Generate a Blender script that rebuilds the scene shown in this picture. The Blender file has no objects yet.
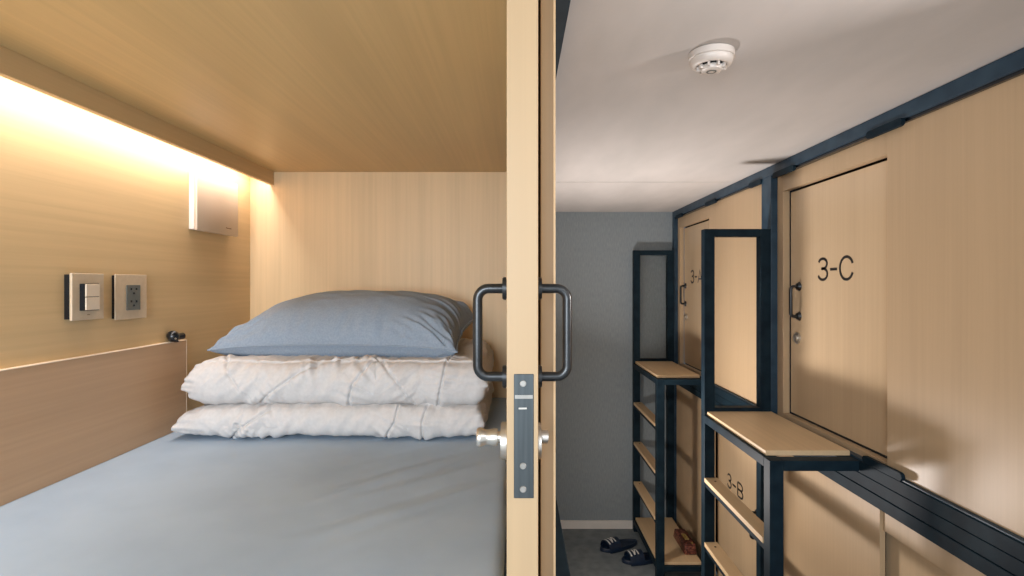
import bpy, bmesh, math, random
from mathutils import Vector, Matrix, noise
random.seed(4)
PI = math.pi
CZ = 1.865                      # camera height; heights below are often given as h = metres below the eye
S = bpy.context.scene
col = S.collection

# ------------------------------------------------------------------ materials
def srgb(r, g, b):
    f = lambda c: (c/255/12.92) if c/255 <= 0.04045 else ((c/255+0.055)/1.055)**2.4
    return (f(r), f(g), f(b), 1)

def base_mat(name, rough=0.5, metal=0.0, spec=0.5):
    m = bpy.data.materials.new(name); m.use_nodes = True
    nt = m.node_tree; b = nt.nodes['Principled BSDF']
    b.inputs['Roughness'].default_value = rough
    b.inputs['Metallic'].default_value = metal
    b.inputs['Specular IOR Level'].default_value = spec
    return m, nt, b

def noise_mat(name, c1, c2, scale=(20, 20, 20), rough=0.5, metal=0.0, spec=0.5, detail=4, bump=0.0, bscale=None, lo=0.35, hi=0.65, tex='noise'):
    m, nt, b = base_mat(name, rough, metal, spec)
    tc = nt.nodes.new('ShaderNodeTexCoord'); mp = nt.nodes.new('ShaderNodeMapping')
    mp.inputs['Scale'].default_value = scale
    nt.links.new(tc.outputs['Object'], mp.inputs['Vector'])
    n = nt.nodes.new('ShaderNodeTexNoise'); n.inputs['Scale'].default_value = 1.0; n.inputs['Detail'].default_value = detail
    nt.links.new(mp.outputs[0], n.inputs['Vector'])
    r = nt.nodes.new('ShaderNodeValToRGB')
    r.color_ramp.elements[0].position = lo; r.color_ramp.elements[0].color = c1
    r.color_ramp.elements[1].position = hi; r.color_ramp.elements[1].color = c2
    nt.links.new(n.outputs['Fac'], r.inputs[0]); nt.links.new(r.outputs[0], b.inputs['Base Color'])
    if bump:
        bp = nt.nodes.new('ShaderNodeBump'); bp.inputs['Strength'].default_value = bump; bp.inputs['Distance'].default_value = 0.002
        n2 = n
        if bscale:
            mp2 = nt.nodes.new('ShaderNodeMapping'); mp2.inputs['Scale'].default_value = bscale
            nt.links.new(tc.outputs['Object'], mp2.inputs['Vector'])
            n2 = nt.nodes.new('ShaderNodeTexNoise'); n2.inputs['Scale'].default_value = 1.0; n2.inputs['Detail'].default_value = 3
            nt.links.new(mp2.outputs[0], n2.inputs['Vector'])
        nt.links.new(n2.outputs['Fac'], bp.inputs['Height']); nt.links.new(bp.outputs[0], b.inputs['Normal'])
    return m

def wood(name, base, grain='z', rough=0.42, contrast=0.05, spec=0.35):
    """fine straight-grained laminate: stretched streaks plus broad soft bands"""
    m, nt, b = base_mat(name, rough, 0, spec)
    tc = nt.nodes.new('ShaderNodeTexCoord')
    s = {'x': (1.4, 90, 90), 'y': (90, 1.4, 90), 'z': (90, 90, 1.4)}[grain]
    s2 = {'x': (.5, 9, 9), 'y': (9, .5, 9), 'z': (9, 9, .5)}[grain]
    outs = []
    for sc, det in ((s, 5), (s2, 2)):
        mp = nt.nodes.new('ShaderNodeMapping'); mp.inputs['Scale'].default_value = sc
        nt.links.new(tc.outputs['Object'], mp.inputs['Vector'])
        n = nt.nodes.new('ShaderNodeTexNoise'); n.inputs['Scale'].default_value = 1.0; n.inputs['Detail'].default_value = det
        nt.links.new(mp.outputs[0], n.inputs['Vector']); outs.append(n.outputs['Fac'])
    mx = nt.nodes.new('ShaderNodeMath'); mx.operation = 'ADD'
    nt.links.new(outs[0], mx.inputs[0]); nt.links.new(outs[1], mx.inputs[1])
    r = nt.nodes.new('ShaderNodeValToRGB')
    r.color_ramp.elements[0].position = 0.38; r.color_ramp.elements[1].position = 0.64
    r.color_ramp.elements[0].color = tuple(c*(1-contrast*1.4) for c in base[:3]) + (1,)
    r.color_ramp.elements[1].color = tuple(min(1, c*(1+contrast)) for c in base[:3]) + (1,)
    hv = nt.nodes.new('ShaderNodeMath'); hv.operation = 'MULTIPLY'; hv.inputs[1].default_value = 0.5
    nt.links.new(mx.outputs[0], hv.inputs[0]); nt.links.new(hv.outputs[0], r.inputs[0])
    nt.links.new(r.outputs[0], b.inputs['Base Color'])
    return m

WOOD_POD_Y = wood('pod_laminate_long_grain', srgb(206, 177, 132), 'y', 0.45)
WOOD_POD_Z = wood('pod_laminate_upright_grain', srgb(214, 184, 142), 'z', 0.45)
WOOD_SIDE = wood('side_panel_laminate', srgb(194, 160, 126), 'y', 0.45)
EDGING = noise_mat('pale_edge_banding', srgb(238, 222, 198), srgb(242, 226, 202), (9, 9, 9), 0.5)
WOOD_CEIL = wood('pod_ceiling_laminate', srgb(212, 180, 126), 'y', 0.38)
WOOD_DOOR = wood('own_door_birch', srgb(170, 145, 112), 'z', 0.45, 0.04)
WOOD_PANEL = wood('corridor_birch_panel', srgb(188, 162, 129), 'z', 0.35, 0.035)
WOOD_GLOSS = wood('corridor_birch_glossy_door', srgb(197, 172, 139), 'z', 0.2, 0.035, 0.5)
WOOD_TREAD = wood('birch_tread', srgb(218, 190, 150), 'y', 0.45, 0.05)
WOOD_DARKER = wood('panel_edge_wood', srgb(176, 136, 96), 'z', 0.5)
STEEL = noise_mat('painted_navy_steel', srgb(36, 56, 72), srgb(50, 72, 88), (14, 14, 14), 0.4, 0.0, 0.3)
STEEL_DK = noise_mat('dark_navy_steel', srgb(18, 32, 42), srgb(27, 44, 54), (14, 14, 14), 0.5, 0.0, 0.08)
BLACK = noise_mat('black_powder_coat', srgb(22, 24, 26), srgb(34, 37, 39), (40, 40, 40), 0.3, 0.2, 0.6)
BLACKPL = noise_mat('black_plastic', srgb(12, 16, 22), srgb(18, 24, 30), (50, 50, 50), 0.25)
SILVER = noise_mat('satin_nickel', srgb(196, 190, 180), srgb(214, 208, 198), (60, 60, 60), 0.3, 0.9)
PLATE = noise_mat('dark_brushed_plate', srgb(62, 68, 70), srgb(74, 80, 82), (200, 200, 8), 0.38, 0.6)
PLATE_LT = noise_mat('worn_bright_plate', srgb(146, 144, 138), srgb(160, 156, 150), (60, 60, 60), 0.35, 0.6)
WHITE_PL = noise_mat('warm_white_plastic', srgb(226, 216, 204), srgb(232, 222, 210), (5, 5, 5), 0.35)
COVER_PL = noise_mat('shaded_white_plastic', srgb(200, 178, 154), srgb(206, 184, 160), (5, 5, 5), 0.35)  # white plastic with its shade and warm bounce put into the colour
DET_PL = noise_mat('detector_plastic', srgb(204, 196, 188), srgb(210, 202, 194), (5, 5, 5), 0.4)
BEIGE_PL = noise_mat('champagne_plastic', srgb(196, 176, 148), srgb(202, 182, 154), (60, 60, 60), 0.35)
ROCKER = noise_mat('rocker_plastic', srgb(222, 204, 180), srgb(228, 210, 186), (30, 30, 30), 0.3)
GREY_PL = noise_mat('grey_plastic', srgb(92, 96, 92), srgb(100, 104, 100), (30, 30, 30), 0.45)
INK = noise_mat('black_lettering', srgb(24, 20, 18), srgb(32, 28, 24), (30, 30, 30), 0.5)
INK_BR = noise_mat('brown_lettering', srgb(112, 84, 52), srgb(120, 90, 58), (30, 30, 30), 0.5)
CEILING = noise_mat('corridor_ceiling_paper', srgb(186, 182, 178), srgb(196, 191, 187), (6, 2, 6), 0.75, 0, 0.2, bump=0.25, bscale=(60, 60, 60))
WALLPAPER = noise_mat('grey_woven_wallpaper', srgb(136, 146, 152), srgb(150, 160, 165), (150, 150, 26), 0.85, 0, 0.15, bump=0.5, bscale=(180, 180, 180), lo=0.3, hi=0.7)
FLOOR = noise_mat('grey_vinyl_floor', srgb(104, 113, 118), srgb(122, 130, 133), (14, 14, 14), 0.6, 0, 0.3)
SKIRT = noise_mat('skirting_paint', srgb(228, 224, 218), srgb(234, 230, 224), (10, 10, 10), 0.45)
DUVET = noise_mat('cream_cotton', srgb(200, 197, 195), srgb(206, 203, 201), (90, 90, 90), 0.85, 0, 0.15, bump=0.2, bscale=(300, 300, 300))
THREAD = noise_mat('seam_shadow_thread', srgb(150, 138, 126), srgb(158, 146, 134), (90, 90, 90), 0.9, 0, 0.1)
PILLOW = noise_mat('slate_blue_cotton', srgb(134, 147, 162), srgb(144, 157, 171), (160, 160, 160), 0.8, 0, 0.2, bump=0.2, bscale=(400, 400, 400))
SHEET = noise_mat('grey_blue_sheet', srgb(160, 178, 196), srgb(168, 186, 203), (5, 5, 5), 0.8, 0, 0.2, bump=0.12, bscale=(300, 300, 300))
NAVY = noise_mat('navy_foam', srgb(10, 28, 50), srgb(14, 37, 62), (60, 60, 60), 0.45)
WHITE_INK = noise_mat('white_print', srgb(206, 208, 206), srgb(214, 216, 214), (60, 60, 60), 0.5)
MAROON = noise_mat('mottled_maroon_leather', srgb(62, 24, 22), srgb(140, 84, 70), (70, 70, 70), 0.35, 0, 0.5, lo=0.42, hi=0.66)
BRASS = noise_mat('pale_brass', srgb(214, 190, 120), srgb(232, 212, 150), (60, 60, 60), 0.25, 0.8)
CLEAR, _nt, _b = base_mat('clear_acrylic', 0.03, 0, 0.5)
_b.inputs['Base Color'].default_value = (0.97, 0.97, 0.96, 1); _b.inputs['Transmission Weight'].default_value = 1.0; _b.inputs['IOR'].default_value = 1.12
LED, _nt, _b = base_mat('led_strip_glow', 0.5)
_b.inputs['Emission Color'].default_value = (1, 0.84, 0.64, 1); _b.inputs['Emission Strength'].default_value = 3.5

# ------------------------------------------------------------------ mesh helpers
def bx(bm, x0, x1, y0, y1, z0, z1, bevel=0.0, seg=2):
    r = bmesh.ops.create_cube(bm, size=1.0)
    vs = r['verts']
    for v in vs:
        v.co = Vector(((x0+x1)/2 + v.co.x*(x1-x0), (y0+y1)/2 + v.co.y*(y1-y0), (z0+z1)/2 + v.co.z*(z1-z0)))
    if bevel:
        es = list({e for v in vs for e in v.link_edges})
        bmesh.ops.bevel(bm, geom=es, offset=bevel, segments=seg, affect='EDGES', profile=0.5)

def cyl(bm, p, axis, r, L, seg=28, r2=None, bevel=0.0):
    """cylinder starting at p, running L along axis"""
    a = Vector(axis).normalized()
    q = a.to_track_quat('Z', 'Y').to_matrix().to_4x4()
    res = bmesh.ops.create_cone(bm, cap_ends=True, segments=seg, radius1=r, radius2=r if r2 is None else r2, depth=L,
                                matrix=Matrix.Translation(Vector(p) + a*L/2) @ q)
    if bevel:
        caps = [e for e in {e for v in res['verts'] for e in v.link_edges} if any(len(f.verts) > 4 for f in e.link_faces)]
        bmesh.ops.bevel(bm, geom=caps, offset=bevel, segments=2, affect='EDGES')

def tube(bm, pts, r, seg=14):
    """round tube along a polyline, rings in the mitred frame"""
    pts = [Vector(p) for p in pts]; rings = []
    up = None
    for i, p in enumerate(pts):
        d = (pts[min(i+1, len(pts)-1)] - pts[max(i-1, 0)]).normalized()
        if up is None:
            up = Vector((0, 0, 1)) if abs(d.z) < 0.9 else Vector((0, 1, 0))
        n = (up - d*up.dot(d)).normalized(); b = d.cross(n); up = n
        rings.append([bm.verts.new(p + (n*math.cos(2*PI*k/seg) + b*math.sin(2*PI*k/seg))*r) for k in range(seg)])
    for a, b in zip(rings, rings[1:]):
        for k in range(seg):
            bm.faces.new((a[k], a[(k+1) % seg], b[(k+1) % seg], b[k]))
    bm.faces.new(rings[0][::-1]); bm.faces.new(rings[-1])

def lathe(bm, prof, seg=40, M=None):
    """revolve (r, z) profile round z, then transform by M"""
    rings = []
    for r, z in prof:
        if r < 1e-6: rings.append([bm.verts.new((0, 0, z))])
        else: rings.append([bm.verts.new((r*math.cos(2*PI*k/seg), r*math.sin(2*PI*k/seg), z)) for k in range(seg)])
    for a, b in zip(rings, rings[1:]):
        for k in range(seg):
            k2 = (k+1) % seg
            if len(a) == 1: bm.faces.new((a[0], b[k2], b[k]))
            elif len(b) == 1: bm.faces.new((a[k], a[k2], b[0]))
            else: bm.faces.new((a[k], a[k2], b[k2], b[k]))
    if M is not None:
        for ring in rings:
            for v in ring: v.co = M @ v.co

def obj(name, bm, m, parent=None, smooth=False, origin=None):
    bmesh.ops.recalc_face_normals(bm, faces=bm.faces)
    me = bpy.data.meshes.new(name); 
    if origin is not None:
        bmesh.ops.translate(bm, verts=bm.verts, vec=-Vector(origin))
    bm.to_mesh(me); bm.free()
    for mm in (m if isinstance(m, (list, tuple)) else [m]): me.materials.append(mm)
    if smooth:
        for p in me.polygons: p.use_smooth = True
        try: me.set_sharp_from_angle(angle=math.radians(38))
        except Exception: pass
    o = bpy.data.objects.new(name, me); col.objects.link(o)
    if origin is not None: o.location = origin
    if parent is not None:
        o.parent = parent
        if origin is None and parent.get('_w'):       # part meshes are given in world coordinates
            for v in me.vertices: v.co -= Vector(parent['_w'])
        elif parent.get('_w'):
            o.location = Vector(origin) - Vector(parent['_w'])
    return o

def box_obj(name, dims, m, parent=None, bevel=0.0015):
    bm = bmesh.new(); bx(bm, *dims, bevel=bevel); return obj(name, bm, m, parent)

def tag(o, label=None, cat=None, group=None, kind=None):
    if label: o['label'] = label
    if cat: o['category'] = cat
    if group: o['group'] = group
    if kind: o['kind'] = kind
    return o

def thing(name, loc, label, cat, group=None):
    o = bpy.data.objects.new(name, None); col.objects.link(o); o.location = loc
    o['_w'] = tuple(loc); o.empty_display_size = 0.1
    return tag(o, label, cat, group)

def struct(name, dims, m, bevel=0.0):
    return tag(box_obj(name, dims, m, None, bevel), kind='structure')

Z = lambda h: CZ - h

# ------------------------------------------------------------------ the setting
FAR = 4.14
PODW = -1.305; PODB = 2.64; PODC = 0.552; PODN = -0.35
struct('floor', (-1.5, 1.9, -1.2, FAR+.1, -0.06, 0.0), FLOOR)
struct('ceiling', (0.098, 1.32, -0.4, FAR+.05, Z(-0.56), Z(-0.56)+.05), CEILING)
# wall at the far end of the corridor, covered in grey woven paper
struct('wall_back', (0.02, 1.9, FAR, FAR+.08, 0.0, Z(-0.56)+.1), WALLPAPER)
struct('baseboard_back', (0.06, 1.25, FAR-.012, FAR, 0.0, 0.062), SKIRT, 0.002)
bm = bmesh.new(); bx(bm, 0.11, 1.18, 2.935, 2.947, Z(-0.56)-.0015, Z(-0.56)+.002)
tag(obj('trim_3', bm, CEILING), kind='structure')
# our own capsule: a box of laminate
struct('wall_left', (PODW-.03, PODW, PODN, PODB+.03, Z(0.75), Z(-PODC)+.05), WOOD_POD_Y)
struct('wall_far_pod', (PODW-.03, 0.03, PODB, PODB+.03, Z(0.75), Z(-PODC)+.05), WOOD_POD_Z)
struct('ceiling_pod', (PODW-.03, 0.028, PODN, PODB+.03, Z(-PODC), Z(-PODC)+.03), WOOD_CEIL)
struct('floor_pod', (PODW-.03, -0.014, PODN, PODB, Z(0.78), Z(0.75)), WOOD_POD_Y)
struct('trim_1', (-1.207, -1.188, PODN, PODB, Z(-0.488), Z(-PODC)), WOOD_POD_Y, 0.001)
# panel boxed onto the lower part of the wall beside the mattress
bm = bmesh.new(); bx(bm, PODW, -1.285, PODN, 2.10, Z(0.74), Z(0.2145), bevel=0.0012)
tag(obj('trim_2', bm, WOOD_SIDE), kind='structure')
bm = bmesh.new(); bx(bm, PODW, -1.284, PODN, 2.1012, Z(0.2145), Z(0.2125)); bx(bm, -1.288, -1.2845, 2.0985, 2.1014, Z(0.74), Z(0.2145))
tag(obj('trim_4', bm, EDGING), kind='structure')
# lower part of our side of the corridor and the rest of its front beyond the fixed panel
struct('wall_left_corridor', (0.02, 0.052, -0.4, FAR, 0.0, Z(0.75)), WOOD_PANEL)

struct('wall_left_upper', (0.0335, 0.0525, PODB+.031, FAR, Z(0.60), Z(-0.515)), WOOD_PANEL)

# ------------------------------------------------------------------ own sliding door
def pull_handle(name, xf, yc, z0, z1, side, out, parent, r=0.0062, rose=0.0145, rt=0.006, mat=BLACK, rc=0.014, n=6):
    """bent-tube D pull standing off a face x = xf, towards side (+1/-1); > two rosettes"""
    bm = bmesh.new(); pts = [(xf, yc, z1)]
    xo = xf + side*out
    for k in range(n+1):
        a = k/n*PI/2; pts.append((xo - side*rc + side*rc*math.sin(a), yc, z1 - rc + rc*math.cos(a)))
    for k in range(n+1):
        a = k/n*PI/2; pts.append((xo - side*rc + side*rc*math.cos(a), yc, z0 + rc - rc*math.sin(a)))
    pts.append((xf, yc, z0))
    tube(bm, pts, r)
    h = obj(name, bm, mat, parent, True)
    for z in (z0, z1):
        b2 = bmesh.new(); cyl(b2, (xf, yc, z), (side, 0, 0), rose, rt, 32, bevel=0.0012)
        ro = bpy.data.objects.new('rosette', None)
        bmesh.ops.recalc_face_normals(b2, faces=b2.faces)
        me = bpy.data.meshes.new('rosette'); w = Vector(parent['_w'])
        bmesh.ops.translate(b2, verts=b2.verts, vec=-w); b2.to_mesh(me); b2.free(); me.materials.append(mat)
        for p in me.polygons: p.use_smooth = True
        me.set_sharp_from_angle(angle=math.radians(38))
        bpy.data.objects.remove(ro)
        ro = bpy.data.objects.new('rosette', me); col.objects.link(ro); ro.parent = h
    return h

def child_of(o, name, bm, m, root, smooth=True):
    """sub-part under part o; both meshes are in the root's local frame"""
    bmesh.ops.recalc_face_normals(bm, faces=bm.faces)
    bmesh.ops.translate(bm, verts=bm.verts, vec=-Vector(root['_w']))
    me = bpy.data.meshes.new(name); bm.to_mesh(me); bm.free(); me.materials.append(m)
    if smooth:
        for p in me.polygons: p.use_smooth = True
        me.set_sharp_from_angle(angle=math.radians(38))
    c = bpy.data.objects.new(name, me); col.objects.link(c); c.parent = o
    return c

DX0, DX1, DY = -0.0125, 0.0255, 0.65
d = thing('sliding_door', ((DX0+DX1)/2, DY+.35, Z(0.56)), 'open sliding door of pale birch seen edge-on between the bed and the corridor', 'door')
box_obj('door_leaf', (DX0, DX1, DY, DY+.72, Z(0.575), Z(-0.545)), WOOD_DOOR, d, 0.001)
hz0, hz1 = Z(0.1165), Z(0.0045)
pull_handle('inner_handle', DX0, 0.687, hz0, hz1, -1, 0.0375, d)
pull_handle('outer_handle', DX1, 0.687, hz0, hz1, 1, 0.0385, d)
# mortice lock faceplate let into the door edge
bm = bmesh.new(); bx(bm, -0.0038, 0.0202, DY-.0012, DY+.003, Z(0.2565), Z(0.107), bevel=0.0008)
fp = obj('lock_faceplate', bm, PLATE, d)
for zz in (0.1185, 0.2175, 0.2455):
    b = bmesh.new(); cyl(b, (0.0072, DY-.001, Z(zz)), (0, -1, 0), 0.0042, 0.0012, 20, r2=0.0034)
    bx(b, 0.0045, 0.0099, DY-.0026, DY-.0019, Z(zz)-.0005, Z(zz)+.0005)
    child_of(fp, 'screw', b, PLATE_LT, d)
b = bmesh.new(); bx(b, -0.0026, 0.019, DY-.002, DY, Z(0.1365), Z(0.1322)); child_of(fp, 'latch_slot', b, PLATE_LT, d, False)
b = bmesh.new(); bx(b, 0.002, 0.0118, DY-.0026, DY, Z(0.149), Z(0.1472)); child_of(fp, 'latch_bolt', b, SILVER, d, False)
# thumb turn inside, key cylinder outside
bm = bmesh.new(); cyl(bm, (DX0, 0.687, Z(0.198)), (-1, 0, 0), 0.0235, 0.008, 36, bevel=0.001)
tt = obj('thumb_turn', bm, SILVER, d, True)
b = bmesh.new(); cyl(b, (DX0-.008, 0.687, Z(0.1935)), (-1, 0, 0), 0.0075, 0.006, 24)
prof = [(0, 0), (.0095, 0), (.0098, .004), (.0085, .010), (.0085, .014), (.0105, .018), (.0108, .0215), (.0095, .0235), (0, .0235)]
lathe(b, prof, 28, Matrix.Translation((DX0-.012, 0.687, Z(0.1935))) @ Matrix.Rotation(-PI/2, 4, 'Y') @ Matrix.Scale(1.12, 4))
child_of(tt, 'turn_knob', b, SILVER, d)
bm = bmesh.new(); cyl(bm, (DX1, 0.687, Z(0.198)), (1, 0, 0), 0.0225, 0.005, 36, bevel=0.001)
kc = obj('key_cylinder', bm, SILVER, d, True)
b = bmesh.new(); cyl(b, (DX1+.005, 0.687, Z(0.193)), (1, 0, 0), 0.0085, 0.009, 28, bevel=0.001)
bx(b, DX1+.0138, DX1+.0146, 0.6862, 0.6878, Z(0.193)-.004, Z(0.193)+.004)
child_of(kc, 'cylinder_plug', b, SILVER, d)

# fixed front panel the door slides behind
p = thing('fixed_panel', (0.0445, 1.7, Z(0.56)), 'fixed birch front panel standing just behind the open sliding door', 'wall panel')
box_obj('panel_board', (0.0335, 0.0525, 0.765, PODB, Z(0.60), Z(-0.515)), WOOD_DOOR, p, 0.0012)
b = bmesh.new(); bx(b, 0.0515, 0.0545, 0.7635, 0.7665, Z(0.60), Z(-0.515)); obj('edge_banding', b, WOOD_TREAD, p)

# ------------------------------------------------------------------ steel bunk frames
def bunk_frame_own():
    t = thing('steel_bunk_frame', (0.08, 1.8, 0), 'dark steel frame of our own capsule, showing behind the birch door', 'frame')
    box_obj('upper_rail', (0.054, 0.0975, 0.78, FAR-.01, Z(-0.515), Z(-0.56)), STEEL_DK, t, 0.002).location.z += 0.0
    box_obj('upper_rail_fascia', (0.0, 0.0975, -0.3, FAR-.01, Z(-0.56), Z(-0.60)), STEEL_DK, t, 0.002)
    box_obj('lower_rail', (0.054, 0.111, 0.2, FAR-.01, Z(0.735), Z(0.60)), STEEL_DK, t, 0.003)
    for y in (2.53, FAR-.11):
        box_obj('post', (0.054, 0.1, y, y+.1, 0.0, Z(0.735)), STEEL_DK, t, 0.003)
bunk_frame_own()

PX = 1.19   # corridor face of the steel on the other side
def bunk_frame():
    t = thing('steel_bunk_frame', (PX+.03, 2.5, 0), 'navy steel frame holding the numbered capsule fronts along the corridor', 'frame')
    def rail(name, parts, m):
        bm = bmesh.new()
        for dd in parts: bx(bm, *dd, bevel=0.002)
        return obj(name, bm, m, t)
    Y0, Y1 = 0.6, FAR-.003
    # upper rail: angle section with a black lip under it
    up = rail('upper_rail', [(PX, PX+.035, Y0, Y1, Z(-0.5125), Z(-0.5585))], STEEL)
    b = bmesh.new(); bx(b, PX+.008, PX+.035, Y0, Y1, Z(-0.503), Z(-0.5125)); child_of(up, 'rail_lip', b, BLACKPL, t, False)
    lo = rail('lower_rail', [(PX, PX+.04, Y0, Y1, Z(0.652), Z(0.6105)), (PX+.0015, PX+.04, Y0, Y1, Z(0.695), Z(0.6535)),
                             (PX, PX+.04, Y0, Y1, Z(0.738), Z(0.6965))], STEEL_DK)
    b = bmesh.new(); bx(b, PX+.006, PX+.03, Y0, Y1, Z(0.6115), Z(0.605), bevel=0.001); child_of(lo, 'guide_track', b, STEEL, t, False)
    for y0, y1 in ((FAR-.045, FAR-.003), (2.53, 2.63), (0.93, 1.03)):
        bm = bmesh.new()
        bx(bm, PX, PX+.062, y0, y1, Z(0.6105), Z(-0.5125), bevel=0.002)
        bx(bm, PX, PX+.04, y0, y1, 0.0, Z(0.738), bevel=0.002)
        obj('post', bm, STEEL, t)
    def bracket(y0, y1, top=True):
        bm = bmesh.new(); x0, x1 = PX-.008, PX+.004
        zc = Z(-0.5045) if top else Z(0.5935)
        r = 0.0125; pts = []
        for k in range(9):
            a = PI/2 - k/8*PI; pts.append((y0 + r - r*math.cos(a)*1.0, zc + r*math.sin(a)))
        pts = [(y0+r-r*math.cos(a), zc+r*math.sin(a)) for a in [(-PI/2 + k/8*PI) for k in range(9)]] + \
              [(y1-r+r*math.cos(a), zc+r*math.sin(a)) for a in [(PI/2 - k/8*PI) for k in range(9)]]
        f0 = [bm.verts.new((x0, y, z)) for y, z in pts]; f1 = [bm.verts.new((x1, y, z)) for y, z in pts]
        bm.faces.new(f0); bm.faces.new(f1[::-1])
        for i in range(len(pts)): bm.faces.new((f0[i], f1[i], f1[(i+1) % len(pts)], f0[(i+1) % len(pts)]))
        obj('clip_bracket', bm, STEEL_DK, t)
    for y0, y1 in ((1.66, 1.83), (2.31, 2.50), (2.62, 2.76), (3.22, 3.40), (3.88, 4.03)): bracket(y0, y1)
    bracket(1.66, 1.85, False)
bunk_frame()

# ------------------------------------------------------------------ lettering as thin raised strokes on a plane x = const, read from the corridor
def stroke(bm, pts, w, x, th=0.0008):
    """pts: (y, z) polyline; ribbon of width w on plane x, facing -x"""
    P = [Vector(p) for p in pts]; L = []; R = []
    for i, p in enumerate(P):
        dd = (P[min(i+1, len(P)-1)] - P[max(i-1, 0)]).normalized(); n = Vector((-dd.y, dd.x))*w/2
        L.append(p+n); R.append(p-n)
    for a, b, c, e in zip(L, L[1:], R[1:], R):
        v = [bm.verts.new((x, q.x, q.y)) for q in (a, b, c, e)] + [bm.verts.new((x-th, q.x, q.y)) for q in (a, b, c, e)]
        for f in ((0, 1, 2, 3), (7, 6, 5, 4), (0, 4, 5, 1), (1, 5, 6, 2), (2, 6, 7, 3), (3, 7, 4, 0)): bm.faces.new([v[k] for k in f])

def glyph(ch, w, h):
    """strokes in 0..w, 0..h"""
    arc = lambda cx, cy, rx, ry, a0, a1, n=12: [(cx+rx*math.cos(math.radians(a0+(a1-a0)*k/n)), cy+ry*math.sin(math.radians(a0+(a1-a0)*k/n))) for k in range(n+1)]
    if ch == '3':
        r1 = h*.24; r2 = h*.27
        return [arc(w/2, h-r1, w*.46, r1, 160, -90) + [(w*.36, h-2*r1)], [(w*.36, h-2*r1)] + arc(w/2, r2, w*.5, r2, 90, -165)]
    if ch == '-': return [[(0, h*.48), (w, h*.48)]]
    if ch == 'C':
        return [arc(w/2, h-w/2, w/2, w/2, 22, 180) + arc(w/2, w/2, w/2, w/2, 180, 338)]
    if ch == 'A': return [[(0, 0), (w/2, h), (w, 0)], [(w*.16, h*.3), (w*.84, h*.3)]]
    if ch == 'B': return [[(w*.06, 0), (w*.06, h)], [(w*.06, h)] + arc(w*.55, h*.76, w*.38, h*.24, 90, -90) + [(w*.06, h*.52)],
                          [(w*.06, h*.52)] + arc(w*.55, h*.26, w*.43, h*.26, 90, -90) + [(w*.06, 0)]]

def number(parent, root, text, x, ystart, z0, h, widths, gaps, sw=0.0105):
    y = ystart
    for ch, w, g in zip(text, widths, gaps):
        bm = bmesh.new()
        for st in glyph(ch, w, h): stroke(bm, [(y-u, z0+v) for u, v in st], sw, x)
        bmesh.ops.remove_doubles(bm, verts=bm.verts, dist=1e-5)
        child_of(parent, 'door_number', bm, INK, root, False)
        y -= w+g

def capsule_front(label, Y0, Y1, zt, zb, dy0, dy1, num, ny, nz, nh, hy, hz, ly, lz, group, mirrored=False, ws=(.066, .045, .082), gs=(.02, .02, 0)):
    """one capsule's wooden front; header, stile and sill round a recessed sliding door; a broad fixed panel beside it"""
    t = thing('capsule_front', (1.22, (Y0+Y1)/2, zb), label, 'capsule', group)
    H = zt-.064 if zt-zb < 1.3 else zt-.1
    box_obj('header', (1.22, 1.25, Y0, Y1, zt-.082, zt), WOOD_PANEL, t, 0.001)
    sill = box_obj('sill', (1.22, 1.25, Y0, Y1, zb, zb+.022), WOOD_PANEL, t, 0.001)
    if not mirrored:
        box_obj('stile', (1.22, 1.25, dy1, Y1, zb+.022, zt-.082), WOOD_PANEL, t, 0.001)
        box_obj('front_panel', (1.2095, 1.2285, Y0, dy0, zb+.004, zt-.0), WOOD_PANEL, t, 0.0012)
        leaf = box_obj('door', (1.25, 1.275, dy0-.03, dy1-.010, zb+.030, zt-.091), WOOD_GLOSS, t, 0.001)
    else:
        box_obj('stile', (1.22, 1.25, Y0, dy0, zb+.022, zt-.082), WOOD_PANEL, t, 0.001)
        box_obj('front_panel', (1.2095, 1.2285, dy1, Y1, zb+.004, zt-.0), WOOD_PANEL, t, 0.0012)
        leaf = box_obj('door', (1.25, 1.275, dy0+.004, dy1+.03, zb+.008, zt-.095), WOOD_GLOSS, t, 0.001)
    # black sheet added behind the door, stands in for shade in its gaps
    box_obj('gap_shade_sheet', (1.2755, 1.30, Y0, Y1, zb, zt), BLACKPL, t)
    if num: number(leaf, t, num, 1.2495, ny, nz, nh, ws, gs)
    if hy:
        bm = bmesh.new(); pts = [(1.25, hy, hz)]; xo, rc = 1.2125, 0.014
        for k in range(7):
            a = k/6*PI/2; pts.append((xo+rc-rc*math.sin(a), hy, hz-rc+rc*math.cos(a)))
        for k in range(7):
            a = k/6*PI/2; pts.append((xo+rc-rc*math.cos(a), hy, hz-.132+rc-rc*math.sin(a)))
        pts.append((1.25, hy, hz-.132)); tube(bm, pts, 0.0072)
        for z in (hz, hz-.132): cyl(bm, (1.25, hy, z), (-1, 0, 0), 0.0205, 0.011, 28, r2=0.014)
        child_of(leaf, 'handle', bm, BLACK, t)
    if ly:
        bm = bmesh.new(); cyl(bm, (1.25, ly, lz), (-1, 0, 0), 0.026, 0.006, 32, bevel=0.001)
        cyl(bm, (1.244, ly, lz), (-1, 0, 0), 0.015, 0.008, 28, bevel=0.001)
        bx(bm, 1.2353, 1.236, ly-.0012, ly+.0012, lz-.005, lz+.005)
        child_of(leaf, 'lock_cylinder', bm, SILVER, t)
    return t
UT, UB = Z(-0.5125), Z(0.6085)
LT, LB = Z(0.735), 0.03
capsule_front('upper birch capsule marked 3-C, above the nearer platform', 1.03, 2.53, UT, UB, 1.765, 2.475, '3-C', 2.240, Z(-0.021), .0865,
              2.392, Z(0.0065), 2.405, Z(0.236), 'numbered capsule fronts')
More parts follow.
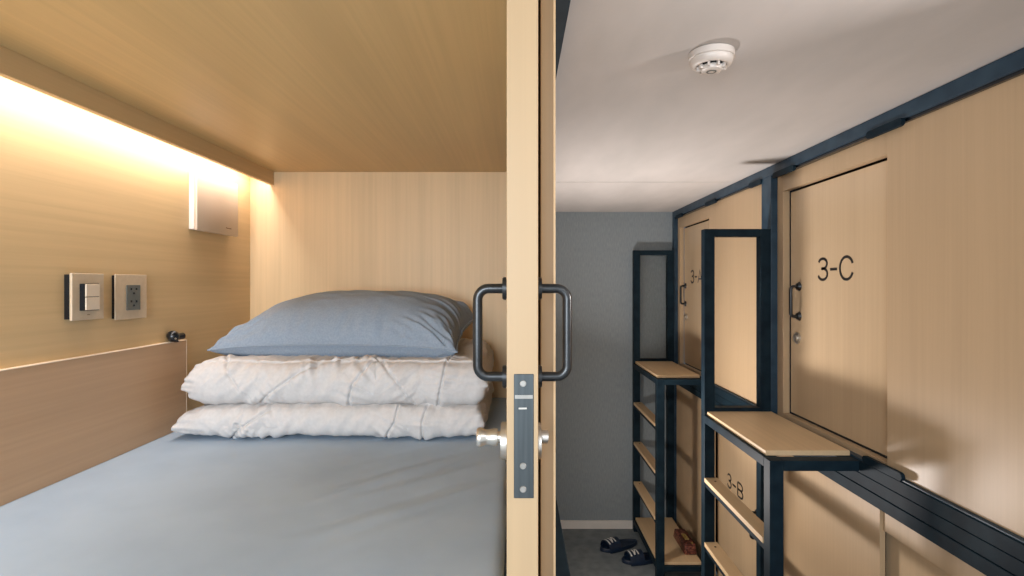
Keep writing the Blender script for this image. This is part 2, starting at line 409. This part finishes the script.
capsule_front('upper birch capsule marked 3-A, above the farther platform by the grey wall', 2.63, FAR-.046, UT, UB, 3.40, 4.045, '3-A', 3.88, Z(-0.016), .0865,
              4.00, Z(0.0065), 3.99, Z(0.236), 'numbered capsule fronts')
capsule_front('lower birch capsule marked 3-B, seen through the rungs of the nearer steps', 2.63, FAR-.046, LT, LB, 2.72, 3.34, '3-B', 3.205, Z(1.192), .078,
              2.80, Z(1.18), None, 0, 'numbered capsule fronts', True, (.055, .045, .075), (.022, .022, 0))
capsule_front('lower unnumbered birch front below capsule 3-C, behind the nearer steps', 1.03, 2.53, LT, LB, 1.10, 1.80, None, 0, 0, 0,
              None, 0, None, 0, 'numbered capsule fronts', True)
for y in (0.1,):
    struct('wall_right', (1.2095, 1.25, -0.9, 0.93, 0.0, Z(0.55)), WOOD_PANEL)
struct('wall_right_end', (1.2095, 1.25, 0.72, 0.93, Z(0.55), Z(-0.5)), WOOD_PANEL)
# the next capsule on that side, open and lit inside
struct('wall_right_capsule', (2.35, 2.38, -0.9, 1.0, Z(0.75), Z(-0.60)), WOOD_PANEL)
struct('wall_right_partition', (1.255, 2.38, 0.97, 1.0, Z(0.75), Z(-0.60)), WOOD_PANEL)
struct('ceiling_right_capsule', (1.25, 2.38, -0.9, 1.0, Z(-0.56), Z(-0.60)), WOOD_PANEL)
struct('floor_right_capsule', (1.25, 2.38, -0.9, 1.0, Z(0.60), Z(0.55)), WOOD_PANEL)

# ------------------------------------------------------------------ step ladders with platform, screen frame and rungs
def step_unit(yn, yf, label, wl=0.876, hp=0.591, pane=True, base=True):
    """yn/yf: near face of the near post, far face of the far post"""
    T = 0.048; XR = 1.186; t = thing('step_ladder', ((wl+XR)/2, (yn+yf)/2, 0), label, 'steps', 'steel steps up to the upper capsules')
    zt = Z(hp) - 0.018
    for n, x0, y0, ztop in (('leg', wl, yn, zt), ('leg', wl, yf-T, zt), ('leg', XR-T, yf-T, zt), ):
        box_obj(n, (x0, x0+T, y0, y0+T, 0.0, ztop), STEEL_DK, t, 0.002)
    # platform frame
    bm = bmesh.new()
    for dd in ((wl+T, XR, yn, yn+T, zt-.036, zt), (wl+T, XR-T, yf-T, yf, zt-.036, zt), (wl, wl+T, yn+T, yf-T, zt-.036, zt), (XR-T, XR, yn+T, yf-T, zt-.036, zt)):
        bx(bm, *dd, bevel=0.0015)
    obj('platform_frame', bm, STEEL_DK, t)
    box_obj('platform_board', (wl+.012, 1.189 if hp > .58 else XR-.016, yn+.058, yf-T+.012, zt, zt+.018), WOOD_TREAD, t, 0.0015)
    # bottom board and its frame
    zb = Z(1.755)
    box_obj('base_board', (wl+.012, XR-.016, yn+.02, yf-T, zb-.018, zb), WOOD_TREAD, t, 0.0015)
    bm = bmesh.new()
    for dd in ((wl, wl+.03, yn+T, yf-T, zb-.05, zb-.018), (XR-.03, XR, yn, yf-T, zb-.05, zb-.018), (wl+T, XR, yn, yn+.03, zb-.05, zb-.018)):
        bx(bm, *dd, bevel=0.0015)
    obj('base_frame', bm, STEEL_DK, t)
    for h in (0.899, 1.199, 1.497):
        z = Z(h + hp - 0.591)
        tr = box_obj('tread', (wl-.002, wl+.058, yn+.052, yf-T-.002, z-.02, z), WOOD_TREAD, t, 0.0015)
        for y in (yn+.085, yf-T-.05):
            b = bmesh.new(); cyl(b, (wl+.032, y, z), (0, 0, 1), 0.005, 0.0006, 14); child_of(tr, 'screw', b, BLACKPL, t)
        b = bmesh.new(); bx(b, wl+.004, wl+.045, yn+T, yf-T, z-.044, z-.0205, bevel=0.001); obj('tread_bar', b, STEEL_DK, t)
    # upright screen frame at the far end of the platform
    ya, yb = yf-T, yf
    bm = bmesh.new()
    zf0, zf1 = zt+.018, Z(-0.262)
    bx(bm, wl, wl+T, ya, yb, zf0-.018, zf1, bevel=0.002); bx(bm, XR-T, XR, ya, yb, zf0-.018, zf1, bevel=0.002)
    bx(bm, wl+T, XR-T, ya, yb, zf1-.036, zf1, bevel=0.002); bx(bm, wl+T, XR-T, ya, yb, zf0, zf0+.018, bevel=0.002)
    obj('screen_frame', bm, STEEL_DK, t)
    if pane: box_obj('clear_pane', (wl+T, XR-T, yb-.010, yb-.005, zf0+.018, zf1-.036), CLEAR, t, 0)
    return t
step_unit(1.87, 2.57, 'nearer navy steel steps with birch rungs, standing before capsule 3-C')
step_unit(3.40, 4.125, 'farther navy steel steps with birch rungs, against the grey end wall', 0.882, 0.576)

# ------------------------------------------------------------------ bedding
def mesh_obj(name, verts, faces, m, parent=None, smooth=True):
    me = bpy.data.meshes.new(name); me.from_pydata(verts, [], faces); me.update()
    me.materials.append(m)
    if smooth:
        for p in me.polygons: p.use_smooth = True
    o = bpy.data.objects.new(name, me); col.objects.link(o)
    if parent: o.parent = parent
    return o

def cube_grid(nx, ny, nz):
    """surface grid of the box [-1,1]^3 with shared vertices"""
    vid = {}; V = []; F = []
    def g(i, j, k):
        key = (i, j, k)
        if key not in vid: vid[key] = len(V); V.append((2*i/nx-1, 2*j/ny-1, 2*k/nz-1))
        return vid[key]
    for i in range(nx):
        for j in range(ny):
            F.append((g(i, j, 0), g(i, j+1, 0), g(i+1, j+1, 0), g(i+1, j, 0)))
            F.append((g(i, j, nz), g(i+1, j, nz), g(i+1, j+1, nz), g(i, j+1, nz)))
    for i in range(nx):
        for k in range(nz):
            F.append((g(i, 0, k), g(i+1, 0, k), g(i+1, 0, k+1), g(i, 0, k+1)))
            F.append((g(i, ny, k), g(i, ny, k+1), g(i+1, ny, k+1), g(i+1, ny, k)))
    for j in range(ny):
        for k in range(nz):
            F.append((g(0, j, k), g(0, j, k+1), g(0, j+1, k+1), g(0, j+1, k)))
            F.append((g(nx, j, k), g(nx, j+1, k), g(nx, j+1, k+1), g(nx, j, k+1)))
    return V, F

def seg_dist(p, a, b):
    ab = (b[0]-a[0], b[1]-a[1]); L2 = ab[0]**2+ab[1]**2
    t = max(0, min(1, ((p[0]-a[0])*ab[0]+(p[1]-a[1])*ab[1])/L2))
    dx, dy = p[0]-a[0]-ab[0]*t, p[1]-a[1]-ab[1]*t
    return math.hypot(dx, dy), ab

def slab(x0, x1, y0, y1, z0, z1, seams, seed, tipL=0.0, nx=440, ny=70, nz=40, lean=0.0, Lt=0.10, Rt=0.03, e=0.62):
    """puffy folded slab: rounded front and ends, puckered along seams given in (x, z) for the front; returns verts/faces"""
    a, b, c = (x1-x0)/2, (y1-y0)/2, (z1-z0)/2; cx, cy, cz = (x0+x1)/2, (y0+y1)/2, (z0+z1)/2
    V, F = cube_grid(nx, ny, nz); out = []
    for X, Y, Zz in V:
        # rounding only across (Y,Z) so the front is a fold; the ends taper over Lt / Rt
        q = (abs(Y)**(2/0.16*0.35+1) + abs(Zz)**2.6)**(1/2.6) if False else 1
        yy, zz = Y, Zz
        # distance-based rounding of the section: superellipse with real radii
        n = (abs(yy)**14 + abs(zz)**2.4)
        k = 1/max(1e-6, n)**(1/2.4) if n > 0 else 1
        if abs(zz) >= abs(yy)*0.999: k2 = (1-min(.999, abs(yy))**14)**(1/2.4); zz = math.copysign(max(k2, 0.0)*1.0, zz)*abs(zz)
        else:
            s = abs(zz); zz = math.copysign(s, zz); yy = math.copysign(1 - 0.0*s, yy)
        # round nose: inset y near the top and bottom
        px = cx + a*X
        r = c*1.0
        yn = (1-math.sqrt(max(0, 1-min(1, abs(Zz))**2.2)))*r*0.75
        py = cy + b*Y - math.copysign(yn*abs(Y)**6, Y)
        pz = cz + c*Zz*(1-0.10*abs(Y)**8)
        dl = (px-x0); dr = (x1-px)
        tl = 1 if dl > Lt else (math.sin(PI/2*(dl/Lt)))**0.42 if dl > 0 else 0
        tr = 1 if dr > Rt else (math.sin(PI/2*(dr/Rt)))**0.6 if dr > 0 else 0
        tp = max(0.06, min(tl, tr))
        low = tipL if dl < Lt else 0
        pz = cz + (pz-cz)*tp + (-low*c*(1-tl) if dl < Lt else 0)
        if dl < Lt: py = cy + (py-cy)*(0.93+0.07*tl)
        if dr < Rt: py = cy + (py-cy)*(0.95+0.05*tr)
        front = max(0.0, min(1.0, (y0+0.20-py)/0.2)) if py < y0+0.2 else 0
        # outward direction
        N = Vector((0.0, math.copysign(abs(Y)**6, Y), math.copysign(abs(Zz)**2, Zz)))
        if dl < Lt: N.x -= (1-dl/Lt)
        if dr < Rt: N.x += (1-dr/Rt)
        if N.length < 1e-4: N = Vector((0, 0, 1))
        N.normalize()
        # coordinate that runs up the front and on over the top
        v = pz + max(0, (py-y0-c*.6))*(1 if Zz > 0 else -1)*0.9
        disp = 0.0; pk = 0.0
        best = None
        for pa, pb in seams:
            dd, ab = seg_dist((px, v), pa, pb)
            if best is None or dd < best[0]: best = (dd, ab)
        if best and best[0] < 0.14:
            dd, ab = best; along = (px*ab[0]+v*ab[1])/math.hypot(*ab)
            disp -= 0.011*math.exp(-(dd/0.0042)**2) - 0.008*math.exp(-(dd/0.032)**2)
            disp += 0.014*math.exp(-dd/0.05)*noise.noise(Vector((along*46, dd*8, seed)))
        # bulk lumps and edge gathers
        disp += 0.010*noise.noise(Vector((px*5, v*6, seed+3.3)))
        dg = (px*0.6+v*0.8); dq = (px*0.8-v*0.6)
        disp += 0.0065*noise.noise(Vector((dg*6, dq*34, seed+7)))*(0.4+front*.6)
        edge = abs(Zz)**3*(1 if abs(Y) > .5 else .4)
        disp += 0.005*edge*noise.noise(Vector((px*48, v*6, seed+9)))
        if dl < Lt*1.1: disp += 0.009*noise.noise(Vector((px*12, pz*70, py*14+seed)))*(1-dl/(Lt*1.1))
        if dr < 0.09: disp += 0.008*noise.noise(Vector((px*16, pz*55, py*18+seed)))*(1-dr/0.09)
        out.append(Vector((px, py, pz)) + N*disp)
    return out, F

BED = 0.55
# mattress under a taut fitted sheet
nx, ny = 110, 150
V, F = cube_grid(nx, ny, 8); out = []
mx0, mx1, my0, my1, mz0, mz1 = -1.284, -0.026, 0.12, PODB-.004, Z(0.745), Z(BED)
for X, Y, Q in V:
    px = (mx0+mx1)/2 + (mx1-mx0)/2*X; py = (my0+my1)/2 + (my1-my0)/2*Y; pz = (mz0+mz1)/2 + (mz1-mz0)/2*Q
    if Q > 0.9:
        de = min(mx1-px, 0.03)/0.03; pz -= 0.016*(1-math.sqrt(max(0, 1-(1-de)**2)))
        # faint drag lines from the foot of the bedding towards the near side edge
        u = (px+0.10)*0.72 + (py-1.9)*0.69; w = (px+0.10)*0.69 - (py-1.9)*0.72
        amp = math.exp(-((px+0.28)/0.24)**2)*math.exp(-((py-1.55)/0.40)**2)
        pz += 0.0045*amp*noise.noise(Vector((u*2.2, w*22, 1.7)))
        pz += 0.0022*noise.noise(Vector((px*3, py*2.2, 4.1)))
    out.append((px, py, pz))
mt = mesh_obj('mattress', out, F, SHEET)
tag(mt, 'wide mattress in a smooth grey-blue fitted sheet', 'mattress')

zB = Z(BED)
w2 = lambda x, y, Y: ((x-517)/540*Y, CZ-(y-285)/540*Y)
def seam(pts, Y):
    q = [w2(x, y, Y) for x, y in pts]; return list(zip(q, q[1:]))
se_up = seam([(222, 338), (240, 366), (268, 402)], 2.0) + seam([(262, 406), (282, 388), (310, 368), (345, 355), (375, 345)], 2.0) + \
        seam([(378, 352), (402, 375), (418, 398)], 2.0) + seam([(452, 340), (447, 372), (441, 402)], 2.0) + seam([(355, 400), (362, 378), (378, 360)], 2.0)
se_lo = seam([(240, 436), (256, 420), (282, 404)], 2.0) + seam([(252, 416), (268, 428), (284, 436)], 2.0) + seam([(404, 400), (402, 414), (388, 436)], 2.0) + \
        seam([(432, 400), (428, 414), (427, 436)], 2.0)
v1, f1 = slab(-1.222, -0.112, 1.885, 2.56, zB+.006, zB+.124, se_lo, 11, tipL=0.5, Lt=0.13, Rt=0.035)
v2, f2 = slab(-1.198, -0.106, 1.895, 2.57, zB+.112, zB+.280, se_up, 23, tipL=0.0, Lt=0.10, Rt=0.05)
# crown of the upper fold rises gently towards the back right
for v in v2:
    if v.z > zB+.20: v.z += 0.018*max(0, min(1, (v.y-2.1)/.3))
# back fold that joins the two layers
v3, f3 = slab(-1.20, -0.14, 2.45, 2.615, zB+.02, zB+.29, [], 31, nx=120, ny=14, nz=20, Lt=.1, Rt=.05)
n1, n2 = len(v1), len(v1)+len(v2)
dv = mesh_obj('folded_duvet', v1+v2+v3, f1+[tuple(i+n1 for i in f) for f in f2]+[tuple(i+n2 for i in f) for f in f3], DUVET)
tag(dv, 'thick cream quilt folded into two layers at the end of the bed', 'duvet')

def pillow():
    nx, ny = 230, 150; V, F = cube_grid(nx, ny, 2); out = []
    W, D = 0.465, 0.27     # half sizes
    hT, hB = 0.150, 0.085
    for X, Y, Q in V:
        # pulled-in sides leave pointed corners
        ex = 1-0.055*(1-Y*Y)**1.0; ey = 1-0.09*(1-X*X)**1.0
        px, py = W*X*ex, D*Y*ey
        prof = max(0, (1-abs(X)**(2.6 if X < 0 else 2.6+2.6*X)))**(0.62-0.1*max(0, X))*max(0, (1-abs(Y)**2.4))**0.60
        prof_b = max(0, (1-abs(X)**4))**0.5*max(0, (1-abs(Y)**4))**0.5
        edge = min(1-abs(X), 1-abs(Y))
        # gathers running in from the seams and corners
        g = 0.0
        if edge < 0.40 and Q >= 0:
            k = (1-edge/0.40)*min(1, edge/0.03)
            along = px if (1-abs(Y)) < (1-abs(X)) else py
            g += 0.013*k*noise.noise(Vector((along*30, edge*2.0, 3.1+Q)))
        cor = max(0, abs(X)+abs(Y)-1.25)
        g += 0.055*cor*min(1, edge/0.04)*noise.noise(Vector((math.atan2(Y-math.copysign(1.15, Y), X-math.copysign(1.15, X))*9, cor*1.5, 8)))
        g += 0.008*noise.noise(Vector((px*7+py*4, py*9, 5)))*prof + 0.004*noise.noise(Vector((px*16-py*9, py*22+px*8, 2)))*prof
        if Q > 0: pz = 0.008 + hT*prof + g
        elif Q < 0: pz = -0.008 - hB*prof_b - g*.3
        else: pz = 0; px *= 1.014; py *= 1.024
        pz -= 0.016*abs(X)**4*(1 if Y < 0 else .3)
        out.append(Vector((px, py, pz)))
    M = Matrix.Translation((-0.675, 2.275, zB+.364)) @ Matrix.Rotation(math.radians(-3.5), 4, 'Z') @ Matrix.Rotation(math.radians(9), 4, 'X')
    o = mesh_obj('pillow', [M @ v for v in out], F, PILLOW)
    # corded edge following the seam
    def rim(X, Y):
        px, py = W*X*(1-0.055*(1-Y*Y))*1.018, D*Y*(1-0.09*(1-X*X))*1.028
        return M @ Vector((px, py, -0.016*abs(X)**4*(1 if Y < 0 else .3)))
    ring = [rim(-1+2*k/60, -1) for k in range(60)] + [rim(1, -1+2*k/36) for k in range(36)] + [rim(1-2*k/60, 1) for k in range(60)] + [rim(-1, 1-2*k/36) for k in range(37)]
    bm = bmesh.new(); tube(bm, ring, 0.0035, 8)
    obj('piping', bm, PILLOW, o, True)
    tag(o, 'plump slate-blue pillow lying on top of the folded cream quilt', 'pillow')
pillow()

# ------------------------------------------------------------------ fittings on the capsule wall
wx = PODW
def plate_thing(name, label, y0, y1, z0, z1, th, side_mat, face_mat, cat='switch'):
    t = thing(name, (wx, (y0+y1)/2, (z0+z1)/2), label, cat)
    b = bmesh.new(); bx(b, wx, wx+th*.7, y0+.004, y1-.004, z0+.004, z1-.004); obj('back_box', b, side_mat, t)
    b = bmesh.new(); bx(b, wx+th*.7, wx+th, y0, y1, z0, z1, bevel=0.0015); obj('face_plate', b, face_mat, t)
    return t
t = plate_thing('light_switch', 'square champagne wall plate with two stacked rocker switches', 1.552, 1.672, Z(0.1035), Z(-0.0345), 0.026, BLACKPL, BEIGE_PL)
bm = bmesh.new(); bx(bm, wx+.026, wx+.0385, 1.579, 1.636, Z(0.0755), Z(-0.004)); obj('switch_surround', bm, BLACKPL, t)
for z0, z1 in ((Z(0.074), Z(0.0365)), (Z(0.0345), Z(-0.0025))):
    bm = bmesh.new(); bx(bm, wx+.0375, wx+.0415, 1.584, 1.636, z0, z1, bevel=0.0012); obj('rocker', bm, ROCKER, t)
bm = bmesh.new(); bx(bm, wx+.026, wx+.0265, 1.607, 1.617, Z(0.0895), Z(0.0875)); obj('maker_mark', bm, INK_BR, t)
t = plate_thing('power_socket', 'square champagne wall plate with a dark grey double socket', 1.735, 1.882, Z(0.113), Z(-0.035), 0.015, BLACKPL, BEIGE_PL, 'socket')
bm = bmesh.new(); bx(bm, wx+.015, wx+.018, 1.782, 1.846, Z(0.084), Z(0.000), bevel=0.001)
so = obj('socket_insert', bm, GREY_PL, t)
for zc in (Z(0.0205), Z(0.0615)):
    for yy, zz, ww, hh in ((1.802, zc+.007, .0035, .0035), (1.826, zc+.007, .0035, .0035), (1.814, zc-.007, .004, .003)):
        bm = bmesh.new(); bx(bm, wx+.018, wx+.0186, yy-ww, yy+ww, zz-hh, zz+hh, bevel=.0002); child_of(so, 'socket_hole', bm, BLACKPL, t, False)

# ventilation unit under the cove
t = thing('air_vent_unit', (wx, 2.3, Z(-0.33)), 'white box-shaped air unit high on the capsule wall', 'air vent')
bm = bmesh.new(); bx(bm, wx, wx+.022, 2.145, 2.452, Z(-0.222), Z(-0.455), bevel=0.004); obj('housing', bm, WHITE_PL, t, True)
bm = bmesh.new(); bx(bm, wx+.024, wx+.038, 2.140, 2.456, Z(-0.2175), Z(-0.458), bevel=0.005); fc = obj('front_cover', bm, COVER_PL, t, True)
bm = bmesh.new()
# small maker's name, raised lettering
L = 0.046; y = 2.352
for i in range(9):
    bx(bm, wx+.038, wx+.0386, y, y+.0036, Z(-0.2465), Z(-0.2465)+(.0052 if i in (0,) else .0038)); y += .0050
child_of(fc, 'maker_mark', bm, INK_BR, t, False)

# reading lamp on the ledge of the side panel
t = thing('reading_light', (-1.293, 2.03, Z(0.2145)), 'small black swivel light sitting on the ledge beside the folded quilt', 'light')
bm = bmesh.new(); lathe(bm, [(0, 0), (.013, 0), (.013, .004), (.008, .007), (0, .007)], 24, Matrix.Translation((-1.290, 2.035, Z(0.2145)))); obj('base', bm, BLACKPL, t, True)
bm = bmesh.new(); lathe(bm, [(0, -.022), (.012, -.022), (.0185, -.014), (.0215, 0), (.0185, .014), (.012, .021), (0, .023)], 28,
      Matrix.Translation((-1.283, 2.015, Z(0.2145)+.0225)) @ Matrix.Rotation(math.radians(70), 4, 'X') @ Matrix.Rotation(.3, 4, 'Y')); hd = obj('lamp_head', bm, BLACKPL, t, True)
bm = bmesh.new(); cyl(bm, (-1.284, 2.035, Z(0.2145)+.019), (0.1, 1, 0.02), 0.0125, 0.036, 24, bevel=0.002); obj('swivel_barrel', bm, BLACKPL, t, True)
bm = bmesh.new(); cyl(bm, (-1.2655, 2.000, Z(0.2145)+.016), (.8, -.6, 0), 0.0035, 0.002, 16); child_of(hd, 'bulb_lens', bm, SILVER, t)

# LED strip behind the cove board
tag(box_obj('led_strip', (-1.264, -1.250, PODN+.02, PODB-.02, Z(-0.547), Z(-0.5519)), LED, None, 0), 'glowing warm light strip hidden behind the cove board', 'light')

# ------------------------------------------------------------------ smoke detector
t = thing('smoke_detector', (0.468, 1.30, Z(-0.56)), 'round white smoke detector on the corridor ceiling', 'smoke detector')
M = Matrix.Translation((0.468, 1.30, Z(-0.56))) @ Matrix.Rotation(PI, 4, 'X')
bm = bmesh.new(); lathe(bm, [(0, 0), (.050, 0), (.053, .002), (.053, .016), (.050, .018), (0, .018)], 48, M); obj('mounting_base', bm, DET_PL, t, True)
bm = bmesh.new(); lathe(bm, [(0.028, .018), (.0505, .018), (.0505, .024), (.046, .031), (.040, .034), (.036, .034), (.033, .030), (.028, .030), (.028, .018)], 48, M); obj('sensor_housing', bm, DET_PL, t, True)
bm = bmesh.new(); lathe(bm, [(0, .0185), (.0275, .0185), (.0275, .034), (0, .034)], 40, M); obj('inner_chamber', bm, BLACKPL, t, True)
bm = bmesh.new()
for k in range(9):
    a = 2*PI*k/9; r0, r1 = .024, .034
    R = M @ Matrix.Rotation(a, 4, 'Z')
    vs = bmesh.ops.create_cube(bm, size=1)['verts']
    for v in vs: v.co = R @ Vector((v.co.x*(r1-r0)+(r0+r1)/2, v.co.y*.0045, v.co.z*.012+.036))
obj('vent_ribs', bm, DET_PL, t)
bm = bmesh.new(); lathe(bm, [(0, .034), (.024, .034), (.0255, .038), (.0235, .044), (.018, .0465), (.0125, .0465), (.0115, .0455), (.0105, .0465), (0, .0475)], 40, M); cp = obj('centre_cap', bm, DET_PL, t, True)
bm = bmesh.new(); lathe(bm, [(.0085, .0474), (.0115, .0468), (.0115, .0476), (.0085, .0480), (.0085, .0474)], 36, M); child_of(cp, 'cap_ring', bm, GREY_PL, t)

# ------------------------------------------------------------------ slippers
def slipper(loc, rz):
    n = 40; L, Wd = 0.305, 0.122
    def outline(k, s=1.0):
        a = 2*PI*k/n; x = math.cos(a)*L/2
        u = x/L+.5    # 0 heel .. 1 toe
        wid = Wd/2*(0.78+0.30*math.sin(min(1, u*1.05)*PI*0.62) - 0.10*math.exp(-((u-.42)/.14)**2))
        return Vector((x*s, math.sin(a)*wid*s, 0))
    t = thing('slipper', loc, '', 'slipper', 'navy slippers on the floor'); t.rotation_euler.z = rz; t['_w'] = (0, 0, 0)
    def ring(bm, s, z): return [bm.verts.new(outline(k, s) + Vector((0, 0, z))) for k in range(n)]
    bm = bmesh.new(); rs = [ring(bm, .95, 0), ring(bm, 1.0, .004), ring(bm, 1.0, .022), ring(bm, .97, .027)]
    rs += [ring(bm, .90, .026), ring(bm, .86, .021)]
    for a, b in zip(rs, rs[1:]):
        for k in range(n): bm.faces.new((a[k], a[(k+1) % n], b[(k+1) % n], b[k]))
    bm.faces.new(rs[0][::-1]); bm.faces.new(rs[-1]); obj('sole', bm, NAVY, t, True)
    # strap arching over the forefoot
    bm = bmesh.new(); m, q = 18, 12; G = []
    for side in (0, 1):
        g = []
        for i in range(q+1):
            x = 0.014 + 0.098*i/q; row = []
            for j in range(m+1):
                a = PI*j/m; u = x/L+.5
                hw = Wd/2*(0.78+0.30*math.sin(min(1, u*1.05)*PI*0.62))*1.02 - side*.005
                hgt = 0.068 - 0.012*i/q - side*.005
                row.append(bm.verts.new((x, -hw*math.cos(a), 0.006 + hgt*math.sin(a)**.8)))
            g.append(row)
        G.append(g)
    for s, g in enumerate(G):
        for i in range(q):
            for j in range(m): bm.faces.new((g[i][j], g[i+1][j], g[i+1][j+1], g[i][j+1]))
    A, B = G
    for i in (0, q):
        for j in range(m): bm.faces.new((A[i][j], A[i][j+1], B[i][j+1], B[i][j]))
    for j in (0, m):
        for i in range(q): bm.faces.new((A[i][j], A[i+1][j], B[i+1][j], B[i][j]))
    st = obj('strap', bm, NAVY, t, True)
    # white printed marks: a bar and a zig-zag, following the strap
    bm = bmesh.new()
    def onstrap(x, a):
        u = x/L+.5; hw = Wd/2*(0.78+0.30*math.sin(min(1, u*1.05)*PI*0.62))*1.02
        hgt = 0.068 - 0.012*(x-.014)/.098
        return Vector((x, -hw*math.cos(a), 0.007 + hgt*math.sin(a)**.8))*1.0 + Vector((0, -.0012*math.cos(a), .0012))
    def band(p, q_, w):
        N = 8
        for i in range(N):
            c0 = [p[k]+(q_[k]-p[k])*i/N for k in (0, 1)]; c1 = [p[k]+(q_[k]-p[k])*(i+1)/N for k in (0, 1)]
            vs = [bm.verts.new(onstrap(c0[0]-w/2, c0[1])), bm.verts.new(onstrap(c0[0]+w/2, c0[1])), bm.verts.new(onstrap(c1[0]+w/2, c1[1])), bm.verts.new(onstrap(c1[0]-w/2, c1[1]))]
            bm.faces.new(vs)
    band((.098, .85), (.098, 2.2), .010); band((.074, .8), (.074, 2.1), .009); band((.074, 2.1), (.050, .9), .008); band((.050, .9), (.048, 2.1), .008)
    g_ = obj('printed_mark', bm, WHITE_INK, None)
    g_.parent = st
    return t
s1 = slipper((0.725, 3.84, 0.0), math.radians(203)); s1['label'] = 'navy slip-on slipper lying whole on the grey floor, nearer the end wall'
def copy_tree(o, parent=None):
    c = o.copy(); col.objects.link(c); c.parent = parent
    for ch in list(o.children): copy_tree(ch, c)
    return c
s2 = copy_tree(s1); s2.location = (0.855, 3.655, 0.0); s2.rotation_euler.z = math.radians(190)
s2['label'] = 'navy slipper half under the steps, nearer the camera than its mate'

# ------------------------------------------------------------------ purse on the base board of the farther steps
zb = Z(1.755)
t = thing('leather_purse', (1.10, 3.60, zb), 'mottled maroon purse with brass clasp on the bottom board of the farther steps', 'purse')
b = bmesh.new(); bx(b, 1.085, 1.170, 3.50, 3.76, zb, zb+.058, bevel=0.014, seg=4)
for v in b.verts:
    if v.co.z > zb+.03: v.co.x = 1.1275 + (v.co.x-1.1275)*.86
obj('body', b, MAROON, t, True)
b = bmesh.new(); bx(b, 1.091, 1.164, 3.515, 3.745, zb+.054, zb+.066, bevel=0.005, seg=3); obj('flap', b, MAROON, t, True)
b = bmesh.new(); bx(b, 1.112, 1.142, 3.58, 3.66, zb+.066, zb+.071, bevel=0.0015); obj('clasp', b, BRASS, t)
b = bmesh.new(); cyl(b, (1.145, 3.535, zb+.064), (0, 0, 1), .008, .004, 20, bevel=.001); obj('stud', b, BRASS, t)

# ------------------------------------------------------------------ lights
def area(name, loc, target, sx, sy, power, colr):
    l = bpy.data.lights.new(name, 'AREA'); l.shape = 'RECTANGLE'; l.size = sx; l.size_y = sy; l.energy = power; l.color = colr
    o = bpy.data.objects.new(name, l); col.objects.link(o); o.location = loc
    o.rotation_euler = (Vector(target)-Vector(loc)).to_track_quat('-Z', 'Y').to_euler(); return o
o = area('cove_light', (-1.226, 1.15, Z(-0.540)), (-1.285, 1.15, Z(-0.3)), 0.03, 2.9, 12.5, (1, .94, .92))
o.rotation_euler = (0, math.radians(10), 0)
area('next_capsule_light', (1.62, 0.45, 2.08), (0.7, 1.7, 2.28), 0.22, 0.22, 32, (1, .93, .90))
area('corridor_fill', (0.6, -0.3, 2.38), (0.75, 0.8, 0.9), 0.5, 0.3, 5, (1, .95, .90))  # unseen fill added to brighten the corridor, no known lamp here
area('bed_fill', (-0.75, -1.1, 2.0), (-0.6, 2, 1.4), 1.2, 0.9, 25, (.82, .91, 1)).data.spread = math.radians(110)  # unseen soft fill added behind the camera, mainly for the bed
area('corridor_step_light', (0.075, 2.75, 0.74), (1.2, 2.75, 0.74), 0.14, 0.07, 8.5, (1, .91, .84))
area('ceiling_fill_up', (0.17, 2.9, 0.8), (0.72, 2.6, 2.4), 0.2, 0.2, 20, (1, .93, .90)).data.spread = math.radians(140)  # unseen helper added low down to brighten the corridor ceiling

w = bpy.data.worlds.new('world'); S.world = w; w.use_nodes = True
bg = w.node_tree.nodes['Background']; bg.inputs[0].default_value = (.76, .82, .90, 1); bg.inputs[1].default_value = 1.15

# ------------------------------------------------------------------ camera
cam = bpy.data.cameras.new('camera'); cam.sensor_width = 36; cam.lens = 540/1024*36
cam.shift_x = -5/1024; cam.shift_y = -3/1024; cam.clip_start = 0.01
co = bpy.data.objects.new('camera', cam); col.objects.link(co); co.location = (0, 0, CZ); co.rotation_euler = (PI/2, 0, 0)
S.camera = co
for o in bpy.data.objects:
    if '_w' in o: del o['_w']
S.view_settings.view_transform = 'Standard'; S.view_settings.look = 'None'; S.view_settings.gamma = 1
S.view_settings.exposure = 0.0; S.view_settings.use_curve_mapping = False
S.cycles.max_bounces = 10; S.cycles.diffuse_bounces = 6
S.cycles.use_denoising = True
